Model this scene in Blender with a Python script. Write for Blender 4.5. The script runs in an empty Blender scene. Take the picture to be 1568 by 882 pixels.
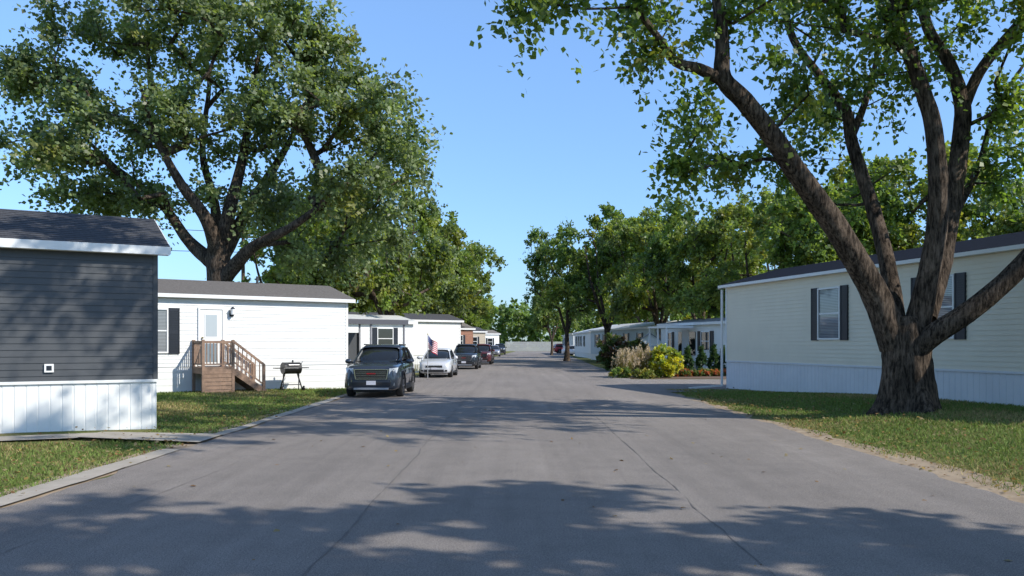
import bpy, bmesh, math, random
import numpy as np
from mathutils import Vector, Matrix
random.seed(7); rng=np.random.default_rng(7)
F=1300.0; CZ=1.75; HY=526.0
def P(px,py,d): return ((px-784)/F*d, d, CZ+(HY-py)/F*d)
scene=bpy.context.scene
# ---------------------------------------------------------------- materials
MATS={}
def mat(name,col,rough=0.7,var=0.0,vscale=3.0,bump=0.0,bscale=60.0,col2=None,metal=0.0,coat=0.0,spec=0.5):
    if name in MATS: return MATS[name]
    m=bpy.data.materials.new(name); m.use_nodes=True; nt=m.node_tree; N=nt.nodes; L=nt.links
    b=N['Principled BSDF']; b.inputs['Roughness'].default_value=rough; b.inputs['Metallic'].default_value=metal
    b.inputs['Specular IOR Level'].default_value=spec
    if coat: b.inputs['Coat Weight'].default_value=coat; b.inputs['Coat Roughness'].default_value=0.04
    tc=N.new('ShaderNodeTexCoord')
    c1=tuple(col)+(1,)
    if var>0 or col2:
        no=N.new('ShaderNodeTexNoise'); no.inputs['Scale'].default_value=vscale; no.inputs['Detail'].default_value=6
        no.inputs['Roughness'].default_value=0.65
        L.new(tc.outputs['Object'],no.inputs['Vector'])
        r=N.new('ShaderNodeValToRGB'); r.color_ramp.elements[0].position=0.32; r.color_ramp.elements[1].position=0.68
        if col2: r.color_ramp.elements[0].color=c1; r.color_ramp.elements[1].color=tuple(col2)+(1,)
        else:
            r.color_ramp.elements[0].color=tuple(x*(1-var) for x in col)+(1,)
            r.color_ramp.elements[1].color=tuple(min(1,x*(1+var)) for x in col)+(1,)
        L.new(no.outputs['Fac'],r.inputs['Fac']); L.new(r.outputs['Color'],b.inputs['Base Color'])
    else: b.inputs['Base Color'].default_value=c1
    if bump>0:
        n2=N.new('ShaderNodeTexNoise'); n2.inputs['Scale'].default_value=bscale; n2.inputs['Detail'].default_value=4
        L.new(tc.outputs['Object'],n2.inputs['Vector'])
        bp=N.new('ShaderNodeBump'); bp.inputs['Strength'].default_value=bump; bp.inputs['Distance'].default_value=0.02
        L.new(n2.outputs['Fac'],bp.inputs['Height']); L.new(bp.outputs['Normal'],b.inputs['Normal'])
    MATS[name]=m; return m
def leafmat(name,tf=0.42,tint=(2.0,1.95,0.7,1),rough=0.42,spec=0.5):
    m=bpy.data.materials.new(name); m.use_nodes=True; nt=m.node_tree; N=nt.nodes; L=nt.links
    b=N['Principled BSDF']; o=N['Material Output']
    at=N.new('ShaderNodeAttribute'); at.attribute_name='Col'
    L.new(at.outputs['Color'],b.inputs['Base Color']); b.inputs['Roughness'].default_value=rough; b.inputs['Specular IOR Level'].default_value=spec
    tr=N.new('ShaderNodeBsdfTranslucent'); 
    mx=N.new('ShaderNodeMixRGB'); mx.blend_type='MULTIPLY'; mx.inputs['Fac'].default_value=1; mx.inputs['Color2'].default_value=tint
    L.new(at.outputs['Color'],mx.inputs['Color1']); L.new(mx.outputs['Color'],tr.inputs['Color'])
    ms=N.new('ShaderNodeMixShader'); ms.inputs['Fac'].default_value=tf
    L.new(b.outputs[0],ms.inputs[1]); L.new(tr.outputs[0],ms.inputs[2]); L.new(ms.outputs[0],o.inputs['Surface'])
    return m
LEAF=leafmat('leaf',0.45,(2.05,2.1,0.75,1))
BLADE=leafmat('grass_blade',0.25,(1.3,1.3,0.8,1),0.7,0.2)
def barkmat():
    m=bpy.data.materials.new('bark'); m.use_nodes=True; nt=m.node_tree; N=nt.nodes; L=nt.links
    b=N['Principled BSDF']; b.inputs['Roughness'].default_value=0.95; b.inputs['Specular IOR Level'].default_value=0.1
    tc=N.new('ShaderNodeTexCoord'); mp=N.new('ShaderNodeMapping'); mp.inputs['Scale'].default_value=(1,1,0.2)
    L.new(tc.outputs['Object'],mp.inputs['Vector'])
    no=N.new('ShaderNodeTexNoise'); no.inputs['Scale'].default_value=17; no.inputs['Detail'].default_value=8; no.inputs['Roughness'].default_value=0.7
    L.new(mp.outputs[0],no.inputs['Vector'])
    r=N.new('ShaderNodeValToRGB'); r.color_ramp.elements[0].position=0.40; r.color_ramp.elements[1].position=0.64
    r.color_ramp.elements[0].color=(0.024,0.019,0.015,1); r.color_ramp.elements[1].color=(0.18,0.14,0.108,1)
    L.new(no.outputs['Fac'],r.inputs['Fac'])
    n3=N.new('ShaderNodeTexNoise'); n3.inputs['Scale'].default_value=1.6; n3.inputs['Detail'].default_value=4; L.new(tc.outputs['Object'],n3.inputs['Vector'])
    r3=N.new('ShaderNodeValToRGB'); r3.color_ramp.elements[0].position=.35; r3.color_ramp.elements[1].position=.65; r3.color_ramp.elements[0].color=(.6,.6,.6,1); r3.color_ramp.elements[1].color=(1.35,1.3,1.25,1)
    mx=N.new('ShaderNodeMixRGB'); mx.blend_type='MULTIPLY'; mx.inputs[0].default_value=1; L.new(n3.outputs['Fac'],r3.inputs[0]); L.new(r.outputs[0],mx.inputs[1]); L.new(r3.outputs[0],mx.inputs[2]); L.new(mx.outputs[0],b.inputs['Base Color'])
    bp=N.new('ShaderNodeBump'); bp.inputs['Strength'].default_value=1; bp.inputs['Distance'].default_value=0.08
    L.new(no.outputs['Fac'],bp.inputs['Height']); L.new(bp.outputs[0],b.inputs['Normal'])
    return m
BARK=barkmat()
# ---------------------------------------------------------------- mesh builder
def link(o,parent=None):
    scene.collection.objects.link(o)
    if parent: o.parent=parent
    return o
def empty(name,loc=(0,0,0),rz=0.0):
    e=bpy.data.objects.new(name,None); e.empty_display_size=0.3; e.location=loc; e.rotation_euler=(0,0,rz); return link(e)
class MB:
    def __init__(s): s.v=[]; s.f=[]; s.m=[]; s.mats=[]; s.sm=[]
    def mi(s,m):
        if m not in s.mats: s.mats.append(m)
        return s.mats.index(m)
    def add(s,vs,fs,m,smooth=False):
        b=len(s.v); s.v+= [tuple(x) for x in vs]; k=s.mi(m)
        for f in fs: s.f.append(tuple(i+b for i in f)); s.m.append(k); s.sm.append(smooth)
    def box(s,x0,x1,y0,y1,z0,z1,m,M=None):
        vs=[(x0,y0,z0),(x1,y0,z0),(x1,y1,z0),(x0,y1,z0),(x0,y0,z1),(x1,y0,z1),(x1,y1,z1),(x0,y1,z1)]
        if M: vs=[tuple(M@Vector(v)) for v in vs]
        s.add(vs,[(3,2,1,0),(4,5,6,7),(0,1,5,4),(1,2,6,5),(2,3,7,6),(3,0,4,7)],m)
    def poly(s,pts,m): s.add(pts,[tuple(range(len(pts)))],m)
    def cyl(s,p0,p1,r0,r1,m,n=10,smooth=True,caps=True):
        p0=Vector(p0);p1=Vector(p1);d=(p1-p0).normalized()
        a=d.orthogonal().normalized(); b=d.cross(a)
        vs=[];
        for p,r in ((p0,r0),(p1,r1)):
            for i in range(n):
                t=2*math.pi*i/n; vs.append(p+a*(r*math.cos(t))+b*(r*math.sin(t)))
        fs=[(i,(i+1)%n,n+(i+1)%n,n+i) for i in range(n)]
        s.add(vs,fs,m,smooth)
        if caps: s.add(vs,[tuple(range(n-1,-1,-1)),tuple(range(n,2*n))],m)
    def beam(s,p0,p1,w,h,m):
        p0=Vector(p0);p1=Vector(p1);d=(p1-p0).normalized()
        up=Vector((0,0,1)) if abs(d.z)<0.95 else Vector((0,1,0))
        a=d.cross(up).normalized()*w/2; b=a.cross(d).normalized()*h/2
        vs=[p0-a-b,p0+a-b,p0+a+b,p0-a+b,p1-a-b,p1+a-b,p1+a+b,p1-a+b]
        s.add(vs,[(3,2,1,0),(4,5,6,7),(0,1,5,4),(1,2,6,5),(2,3,7,6),(3,0,4,7)],m)
    def ball(s,c,r,m,nu=12,nv=8,sc=(1,1,1)):
        vs=[];fs=[]
        for j in range(nv+1):
            ph=math.pi*j/nv
            for i in range(nu):
                th=2*math.pi*i/nu
                vs.append((c[0]+r*sc[0]*math.sin(ph)*math.cos(th),c[1]+r*sc[1]*math.sin(ph)*math.sin(th),c[2]+r*sc[2]*math.cos(ph)))
        for j in range(nv):
            for i in range(nu): fs.append((j*nu+i,(j+1)*nu+i,(j+1)*nu+(i+1)%nu,j*nu+(i+1)%nu))
        s.add(vs,fs,m,True)
    def obj(s,name,parent=None,bevel=0):
        me=bpy.data.meshes.new(name); me.from_pydata(s.v,[],s.f); me.update()
        for m in s.mats: me.materials.append(m)
        me.polygons.foreach_set('material_index',s.m); me.polygons.foreach_set('use_smooth',s.sm)
        o=bpy.data.objects.new(name,me); link(o,parent)
        if bevel:
            bm=o.modifiers.new('b','BEVEL'); bm.width=bevel; bm.segments=2; bm.limit_method='ANGLE'
        return o
def np_mesh(name,V,quads=None,tris=None,mats=(),col=None,smooth=False):
    me=bpy.data.meshes.new(name)
    arr=quads if quads is not None else tris
    k=arr.shape[1]; n=len(arr)
    me.vertices.add(len(V)); me.vertices.foreach_set('co',V.astype(np.float32).ravel())
    me.loops.add(n*k); me.loops.foreach_set('vertex_index',arr.astype(np.int32).ravel())
    me.polygons.add(n); me.polygons.foreach_set('loop_start',np.arange(0,n*k,k,dtype=np.int32))
    if smooth: me.polygons.foreach_set('use_smooth',np.ones(n,dtype=bool))
    me.update(calc_edges=True); me.validate()
    for m in mats: me.materials.append(m)
    if col is not None:
        a=me.color_attributes.new('Col','FLOAT_COLOR','POINT')
        c=np.ones((len(V),4),dtype=np.float32); c[:,:3]=col; a.data.foreach_set('color',c.ravel())
    return me
# ---------------------------------------------------------------- trees
def norm(a): return a/np.maximum(np.linalg.norm(a,axis=-1,keepdims=True),1e-9)
def leaf_quads(C,A,Nn,ln,wd):
    B=norm(np.cross(Nn,A)); ln=ln[:,None]; wd=wd[:,None]
    v0=C; v1=C+A*ln*0.45+B*wd*0.5+Nn*ln*0.06; v2=C+A*ln; v3=C+A*ln*0.45-B*wd*0.5+Nn*ln*0.06
    V=np.stack([v0,v1,v2,v3],1).reshape(-1,3); Q=np.arange(len(V)).reshape(-1,4)
    return V,Q
def foliage(cl,centre,R,nt,nl,size,cols,rg,droop=0.15,yellow=0.0,ycol=(0.26,0.24,0.04)):
    n=len(cl); cl=np.asarray(cl)
    out=norm(cl-np.asarray(centre))
    D=norm(out[:,None,:]*0.8+rg.normal(size=(n,nt,3))*0.75+np.array([0,0,0.15]))
    Lr=R*rg.uniform(0.45,1.25,(n,nt,1))*rg.uniform(0.7,1.3,(n,1,1))
    t=rg.uniform(0.05,1,(n,nt,nl,1))
    pos=cl[:,None,None,:]+D[:,:,None,:]*Lr[:,:,None,:]*t+rg.normal(size=(n,nt,nl,3))*0.085*R
    pos[...,2]-=droop*(t[...,0]**2)*Lr[:,:,None,0]
    A=norm(D[:,:,None,:]*0.6+rg.normal(size=(n,nt,nl,3))*0.7+np.array([0,0,-0.25]))
    Nn=norm(rg.normal(size=(n,nt,nl,3))*0.5+np.array([0.5,-0.4,0.6]))
    cc=np.asarray(cols); 
    base=cc[rg.integers(0,len(cc),n)]
    if yellow>0:
        ym=rg.random(n)<yellow; base[ym]=base[ym]*0.5+np.asarray(ycol)*0.5
    base=base*rg.uniform(0.8,1.2,(n,1))
    lc=base[:,None,None,:]*rg.uniform(0.65,1.35,(n,nt,nl,1))
    lc=np.broadcast_to(lc,(n,nt,nl,3)).reshape(-1,3)
    m=n*nt*nl; s=size*rg.uniform(0.7,1.3,m)
    V,Q=leaf_quads(pos.reshape(-1,3),A.reshape(-1,3),Nn.reshape(-1,3),s,s*0.8)
    return V,Q,np.repeat(lc,4,axis=0)
def catmull(pts,step=0.35):
    pts=np.asarray(pts,float); ext=np.vstack([2*pts[0]-pts[1],pts,2*pts[-1]-pts[-2]]); out=[]
    for i in range(1,len(ext)-2):
        p0,p1,p2,p3=ext[i-1:i+3]; k=max(2,int(np.linalg.norm((p2-p1)[:3])/step))
        for j in range(k):
            t=j/k; out.append(0.5*((2*p1)+(-p0+p2)*t+(2*p0-5*p1+4*p2-p3)*t*t+(-p0+3*p1-3*p2+p3)*t**3))
    out.append(pts[-1]); return np.array(out)
def sweep(path,n,rg,ridge=0.05,flare=None):
    P3=path[:,:3]; R=np.maximum(path[:,3],0.008); k=len(path)
    T=norm(np.gradient(P3,axis=0)); ref=np.array([0.,1.,0.1]); 
    a=norm(np.cross(T,np.broadcast_to(ref,T.shape))); b=np.cross(T,a)
    th=np.arange(n)*2*math.pi/n
    ph=rg.uniform(0,6,6); 
    rad=R[:,None]*(1+ridge*(np.sin(th*5+ph[0])[None]+0.7*np.sin(th*9+ph[1]+0.0)[None])+ridge*0.9*np.sin(np.arange(k)*0.9+ph[2])[:,None]*np.sin(th*3+ph[3])[None]+rg.normal(size=(k,n))*ridge*0.5)
    if flare is not None:
        fl=np.exp(-np.maximum(P3[:,2]-P3[0,2],0)/flare)[:,None]
        rad*=1+fl*(0.38+0.3*np.sin(th*4+1)[None]+0.14*np.sin(th*7+2)[None])
    V=P3[:,None,:]+rad[:,:,None]*(np.cos(th)[None,:,None]*a[:,None,:]+np.sin(th)[None,:,None]*b[:,None,:])
    idx=np.arange(k*n).reshape(k,n)
    Q=np.stack([idx[:-1],np.roll(idx[:-1],-1,1),np.roll(idx[1:],-1,1),idx[1:]],-1).reshape(-1,4)
    return V.reshape(-1,3),Q
def grow(limbs,att,rg,r0=0.016,R=0.35,sides=5,nseg=12,flare=0.5,ridge=0.05,seglen=0.9,kmul=1.0,step=0.35):
    pos=[];par=[];man=[];fr=[]
    Vs=[];Qs=[];off=0
    for li,l in enumerate(limbs):
        path=catmull(l,step)
        V,Q=sweep(path,nseg,rg,ridge,flare if li==0 else None); Vs.append(V);Qs.append(Q+off);off+=len(V)
        for i,p in enumerate(path):
            if i%2 and i<len(path)-1: continue
            if i==0:
                if pos:
                    d=np.linalg.norm(np.array(pos)-p[:3],axis=1); par.append(int(d.argmin()))
                else: par.append(-1)
            else: par.append(len(pos)-1)
            pos.append(p[:3].copy()); man.append(True); fr.append(p[3])
    nman=len(pos); base=np.array(pos[0]); fork=np.array(limbs[0][-1][:3])
    att=np.asarray(att); att=att[np.argsort(np.linalg.norm(att-fork,axis=1))]
    ends=[]
    lowz=base[2]+1.2
    for a in att:
        pp=np.array(pos); d=np.linalg.norm(pp-a,axis=1)
        cost=d+0.8*np.maximum(0,pp[:,2]-a[2]+0.15*d)
        cost[pp[:,2]<min(lowz,a[2]-0.5)]+=5
        j=int(cost.argmin()); p0=pp[j]; dist=np.linalg.norm(a-p0)
        k=max(1,int(dist/seglen)); last=j
        side=rg.normal(size=3)*0.10*dist; side[2]=abs(side[2])*0.3
        for i in range(1,k+1):
            t=i/k; q=p0+(a-p0)*t+side*math.sin(math.pi*t)+(rg.normal(size=3)*0.05*seglen if i<k else 0)
            pos.append(q);par.append(last);man.append(False);fr.append(0);last=len(pos)-1
        ends.append(last)
    n=len(pos); pos=np.array(pos); 
    e=max(1.7,min(2.8,math.log(max(2,len(att)))/math.log(R/r0)))
    acc=np.zeros(n)
    for i in ends: acc[i]+=r0**e
    for i in range(n-1,0,-1):
        if acc[i]==0: acc[i]=r0**e
        if par[i]>=0: acc[par[i]]+=acc[i]
    rad=acc**(1/e)*kmul
    V0=[];th=np.arange(sides)*2*math.pi/sides
    for i in range(nman,n):
        j=par[i]; rs=min(rad[j] if not man[j] else rad[i]*1.4,rad[i]*1.35); p0=pos[j];p1=pos[i]
        d=p1-p0; d=d/max(1e-6,np.linalg.norm(d)); p1=p1+d*rad[i]*0.3
        a=np.cross(d,[0.3,0.9,0.1]); a/=np.linalg.norm(a); b=np.cross(d,a)
        c=np.cos(th)[:,None]*a+np.sin(th)[:,None]*b
        V0.append(p0+c*rs);V0.append(p1+c*rad[i])
    if V0:
        V0=np.array(V0); m=n-nman; idx=np.arange(m*2*sides).reshape(m,2,sides)
        Q=np.stack([idx[:,0],np.roll(idx[:,0],-1,1),np.roll(idx[:,1],-1,1),idx[:,1]],-1).reshape(-1,4)
        Vs.append(V0.reshape(-1,3));Qs.append(Q+off)
    return np.vstack(Vs),np.vstack(Qs)
def make_tree(name,loc,wood,leaves,rz=0,sc=1.0,scz=None):
    e=empty(name,loc,rz); e.scale=(sc,sc,scz or sc)
    for nm,me in (('branches',wood),('leaves',leaves)):
        o=bpy.data.objects.new(nm,me); link(o,e)
    return e
def lobes(centre,rad,nl,lr,n,rg,lowcut=-0.6):
    c=np.asarray(centre);rad=np.asarray(rad)
    d=norm(rg.normal(size=(nl*3,3))); d=d[d[:,2]>lowcut][:nl]
    L=c+d*rad*rg.uniform(0.5,0.92,(len(d),1)); lrs=lr*rg.uniform(0.55,1.2,len(d))
    k=rg.integers(0,len(L),n); q=norm(rg.normal(size=(n,3)))*rg.uniform(0.3,1,(n,1))**0.6
    return L[k]+q*lrs[k][:,None]*np.array([1,1,0.8])
def generic(seed,H,Rr,n,nt,nl,size,cols,yellow=0.05,z0=0.22,R=0.32,crad=0.85):
    rg=np.random.default_rng(seed)
    c=(0,0,H*0.56); rad=(Rr,Rr,H*0.44)
    att=lobes(c,rad,19,Rr*0.38,n,rg); att=att[att[:,2]>H*z0]
    fz=H*0.2
    limbs=[[(0,0,-0.1,R*1.1),(0.05,0,fz*0.5,R*0.9),(0,0.05,fz,R*0.85)]]
    for i in range(4):
        a=i*1.57+rg.uniform(-0.4,0.4); s=Rr*rg.uniform(0.3,0.5)
        limbs.append([(0,0,fz*0.9,R*0.6),(math.cos(a)*s*0.4,math.sin(a)*s*0.4,H*0.33,R*0.48),(math.cos(a)*s*0.8,math.sin(a)*s*0.8,H*0.5,R*0.3),(math.cos(a)*s*1.0,math.sin(a)*s*1.0,H*0.68,R*0.14)])
    V,Q=grow(limbs,att,rg,R=R,nseg=8,sides=4,seglen=1.1)
    wood=np_mesh('branches',V,quads=Q,mats=[BARK],smooth=True)
    V,Q,C=foliage(att,c,crad,nt,nl,size,cols,rg,yellow=yellow)
    lv=np_mesh('leaves',V,quads=Q,mats=[LEAF],col=C)
    return wood,lv
GREEN=[(0.14,0.20,0.062),(0.165,0.225,0.07),(0.12,0.175,0.055)]
YEL=[(0.195,0.24,0.06),(0.175,0.225,0.06),(0.22,0.245,0.06),(0.15,0.205,0.055)]
GREY=[(0.155,0.195,0.088),(0.185,0.228,0.108),(0.13,0.17,0.074)]
# --- big left silver maple
def left_tree():
    rg=np.random.default_rng(11); bx,by=-14.0,41.0
    def q(px,py,dd,r): x,y,z=P(px,py,by+dd); return (x-bx,y-by,z,r)
    limbs=[[(0,0,-0.1,0.75),(0,0,1.5,0.6),q(335,400,0,0.55),q(335,375,0,0.5)],
     [q(335,395,0,0.4),q(318,340,-1,0.3),q(270,270,-2,0.2),q(235,200,-2,0.12),q(215,130,-3,0.06)],
     [q(338,385,0,0.42),q(352,320,0,0.32),q(372,240,1,0.22),q(385,150,1,0.14),q(400,60,1,0.06)],
     [q(340,395,0,0.36),q(385,310,1,0.26),q(430,240,2,0.18),q(470,160,3,0.1),q(480,80,3,0.05)],
     [q(335,410,0,0.4),q(290,370,1,0.28),q(245,310,2,0.2),q(170,250,3,0.12),q(110,190,3,0.06)],
     [q(340,430,0,0.38),q(385,380,-1,0.27),q(450,345,-2,0.18),q(520,290,-2,0.1),q(580,230,-2,0.05)],
     [q(330,400,0,0.35),q(330,320,2,0.25),q(310,230,3,0.16),q(320,120,3,0.1),q(300,20,2,0.05)]]
    pts=[]
    def blob(px,py,dd,rx,ry,rd,n):
        c=np.array(P(px,py,by+dd)); s=by/F
        v=norm(rg.normal(size=(n,3)))*rg.uniform(0.15,1,(n,1))**0.5
        pts.append(c-np.array([bx,by,0])+v*np.array([rx*s,rd,ry*s]))
    for b in [(85,125,0,80,32,3.5,17),(165,50,0,85,35,4,20),(180,200,0,110,40,4,22),(110,255,-1,75,28,2.5,13),(40,118,0,45,25,2,7),(60,215,0,60,20,2,8),
              (300,60,0,120,70,5,38),(300,-30,0,130,60,5,24),(430,80,0,115,60,5,36),(330,190,0,110,45,4.5,28),(470,180,0,110,50,4.5,32),(530,100,0,60,42,3,13),(575,185,-1,68,38,3,18),
              (600,240,0,48,40,3,13),(540,290,-1,70,40,3,18),(210,300,1,90,30,3,14),(430,320,2,80,35,3,14),(470,380,2,70,40,3,12),(150,295,1,60,22,2,9),(360,290,2,90,35,3,10),(560,345,1,50,35,3,9),(260,-70,0,90,50,4,14),(420,-60,0,120,40,4,16)]: blob(*b)
    att=np.vstack(pts)
    V,Q=grow(limbs,att,rg,R=0.6,nseg=12,ridge=0.05,flare=0.6)
    wood=np_mesh('branches',V,quads=Q,mats=[BARK],smooth=True)
    V,Q,C=foliage(att,(0,0,10),1.5,11,18,0.22,GREY,rg,droop=0.2,yellow=0.03)
    lv=np_mesh('leaves',V,quads=Q,mats=[LEAF],col=C)
    make_tree('silver_maple_tree',(bx,by,0),wood,lv)
left_tree()
# --- hero tree on the right
def hero():
    rg=np.random.default_rng(5); bx,by=(1390-784)/F*18.7,18.7; bz=0.26
    def q(px,py,dd,r): x,y,z=P(px,py,by+dd); return (x-bx,y-by,z-bz,r)
    limbs=[[(0,0,-0.1,0.54),(0,0,0.3,0.52),q(1389,590,0,0.51),q(1388,545,0,0.5),q(1388,505,0,0.48),q(1388,485,0,0.38)],
     [q(1372,530,0,0.34),q(1345,460,-0.1,0.30),q(1318,410,-0.3,0.27),q(1275,340,-0.6,0.25),q(1228,275,-0.9,0.225),q(1180,205,-1.2,0.20),q(1140,155,-1.4,0.19),q(1108,120,-1.6,0.17),q(1106,70,-1.6,0.14),q(1100,0,-1.6,0.12),q(1085,-90,-2,0.1)],
     [q(1112,125,-1.5,0.13),q(1070,105,-1.8,0.11),q(1035,95,-2,0.09),q(1010,60,-2.3,0.07),q(975,10,-2.6,0.055),q(950,-60,-3,0.045)],
     [q(1375,515,0.1,0.22),q(1362,420,0.5,0.18),q(1340,330,1,0.16),q(1305,220,1.4,0.14),q(1295,170,1.6,0.13),q(1250,110,2,0.10),q(1215,60,2.3,0.09),q(1190,-20,2.6,0.07)],
     [q(1302,215,1.4,0.10),q(1330,140,1.8,0.07),q(1345,60,2,0.05),q(1340,-40,2,0.04)],
     [q(1400,515,-0.1,0.28),q(1420,430,-0.3,0.23),q(1434,350,-0.4,0.21),q(1436,270,-0.5,0.19),q(1428,190,-0.5,0.17),q(1410,130,-0.5,0.155),q(1385,60,-0.4,0.14),q(1365,-20,-0.3,0.12),q(1360,-120,0,0.08)],
     [q(1415,485,0.1,0.27),q(1440,410,0.3,0.22),q(1455,330,0.5,0.20),q(1468,240,0.6,0.19),q(1474,165,0.7,0.175),q(1455,100,0.8,0.14),q(1420,40,1,0.12),q(1400,-50,1.2,0.1)],
     [q(1474,170,0.7,0.13),q(1500,110,0.6,0.12),q(1540,60,0.5,0.11),q(1600,-10,0.3,0.09)],
     [q(1462,330,0.5,0.09),q(1500,250,1.0,0.075),q(1520,180,1.2,0.055),q(1560,110,1.4,0.035),q(1600,60,1.5,0.02)],
     [q(1395,540,-0.2,0.25),q(1432,511,-0.5,0.235),q(1480,480,-0.8,0.215),q(1530,440,-1.0,0.20),q(1575,395,-1.2,0.19),q(1650,310,-1.6,0.16),q(1720,200,-2,0.12),q(1750,60,-2,0.07)],
     ]
    pts=[]
    def blob(px,py,dd,rx,ry,rd,n):
        c=np.array(P(px,py,by+dd)); s=by/F
        v=norm(rg.normal(size=(n,3)))*rg.uniform(0.1,1,(n,1))**0.5
        pts.append(c-np.array([bx,by,bz])+v*np.array([rx*s,rd,ry*s]))
    for b in [(1005,5,-2,40,30,1.5,7),(1020,60,-2,25,25,1,4),(1160,25,-1,60,40,2,8),(1200,140,0,50,40,2,6),(1255,20,1,70,45,2,11),(1340,50,0,80,60,2.5,12),(1300,140,2,60,40,2,8),
              (1440,10,0,90,40,2.5,10),(1540,25,0,70,50,2.5,11),(1400,110,1,60,35,2,4),(1080,190,-1,40,40,1.2,5),(1050,255,-1,32,28,1,4),(1120,250,0.5,50,35,1,5),(1200,240,2,50,35,1.5,5),
              (1530,170,0.5,45,50,1.5,9),(1545,250,0,35,35,1.2,6),(1230,180,2,40,35,1.5,4),(830,-6,-4,38,10,0.8,3),(805,22,-4,12,6,.3,1),(868,8,-4,25,8,.4,2),(1340,250,3,70,35,1.5,5),(1280,300,3,50,30,1,3)]: blob(*b)
    n=250
    v=norm(rg.normal(size=(n,3)))*rg.uniform(0.15,1,(n,1))**0.5*np.array([10,8.3,3.2])+np.array([7.0,14.6,12.8])
    k=(v[:,2]-CZ)/v[:,1]*F; px=784+v[:,0]/v[:,1]*F
    v=v[((k>650)&((px>930)|(k>720)))|((px>1150)&(k>480))]
    pts.append(v-np.array([bx,by,bz]))
    att=np.vstack(pts)
    V,Q=grow(limbs,att,rg,R=0.5,nseg=36,ridge=0.028,flare=0.45,r0=0.011,sides=6,seglen=0.6,kmul=0.75,step=0.16)
    wood=np_mesh('branches',V,quads=Q,mats=[BARK],smooth=True)
    V,Q,C=foliage(att,(0,0,9),0.9,10,15,0.135,[(0.115,0.175,0.04),(0.09,0.145,0.036),(0.14,0.19,0.045)],rg,droop=0.35,yellow=0.05)
    lv=np_mesh('leaves',V,quads=Q,mats=[LEAF],col=C)
    make_tree('maple_tree',(bx,by,bz),wood,lv)
hero()
GA=generic(21,15,5.6,310,9,12,0.255,GREEN,0.04)
GB=generic(22,15,6.2,310,9,12,0.255,YEL,0.05)
GC=generic(23,14,5.2,240,9,12,0.255,YEL+GREY,0.10)
GD=generic(24,15,5.8,330,9,12,0.255,GREEN+YEL[:1],0.05)
def T(g,px,d,H,rz,w=1.0,name='shade_tree'):
    s=H/15.0; make_tree(name,((px-784)/F*d,d,-0.02),g[0],g[1],rz,s*w,s)
T(GC,592,58,16.0,0.5,0.85); T(GB,520,66,14,1.5,1.0); T(GC,662,80,16.2,2.5,0.95); T(GB,700,98,14.2,4.5,0.85); T(GD,610,92,13,3.3,1.0)
T(GD,440,58,12.5,2.2,1.0); T(GA,720,150,13,1.2,0.8); T(GB,690,130,13,1.9,1.0)
T(GA,868,84,14.0,0.3,0.85); T(GD,930,78,15.6,2.3,0.9); T(GC,1010,72,15.0,1.0,0.9); T(GD,1075,62,13.0,4.0,0.9)
T(GB,1160,56,12.8,5.1,1.0); T(GD,1270,50,12.8,0.7,1.05); T(GB,1400,50,13.6,2.9,1.0); T(GB,1540,46,9.5,3.9,1.0); T(GA,990,100,14,1.4,1.0); T(GA,1200,75,13.5,1.4,1.2)
T(GD,845,125,11.5,5.4,0.8); T(GA,1660,44,12,5.4,1.1)
make_tree('shade_tree',(12.6,-0.8,0),GA[0],GA[1],0.9,0.97)
make_tree('shade_tree',(17,-6.5,0),GD[0],GD[1],2.9,1.0)
def distant():
    rg=np.random.default_rng(3); cs=[]
    for i in range(84):
        x=-145+(i%42)*7+rg.uniform(-2,2); y=(212 if i<42 else 228)+rg.uniform(-4,4); h=rg.uniform(10.5,14.5)
        c=np.array([x,y,h*0.5]); n=48
        v=norm(rg.normal(size=(n,3)))*rg.uniform(0.4,1,(n,1))**0.5*np.array([5,4,h*0.5])
        cs.append(c+v)
    cs=np.vstack(cs); 
    V,Q,C=foliage(cs,(0,220,0),1.5,4,7,0.95,GREEN,rg)
    o=bpy.data.objects.new('distant_treeline',np_mesh('distant_treeline',V,quads=Q,mats=[LEAF],col=C)); link(o)
distant()
# ---------------------------------------------------------------- ground
def sst(a,b,x):
    t=np.clip((x-a)/(b-a),0,1); return t*t*(3-2*t)
def gh(x,y):
    x=np.asarray(x,float);y=np.asarray(y,float)
    return sst(6.0,9.3,x)*(1-sst(22,32,y))*0.30*(1-sst(40,80,x))+sst(6.0,9.5,-x)*0.07*(1-sst(40,80,-x))*(1-sst(30,45,y))
xs=np.unique(np.concatenate([np.linspace(-900,-40,12),np.linspace(-40,40,161),np.linspace(40,900,12)]))
ys=np.unique(np.concatenate([np.linspace(-200,-10,8),np.linspace(-10,60,141),np.linspace(60,1500,20)]))
X,Y=np.meshgrid(xs,ys); V=np.stack([X,Y,gh(X,Y)],-1).reshape(-1,3)
idx=np.arange(len(V)).reshape(X.shape); Q=np.stack([idx[:-1,:-1],idx[:-1,1:],idx[1:,1:],idx[1:,:-1]],-1).reshape(-1,4)
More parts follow.
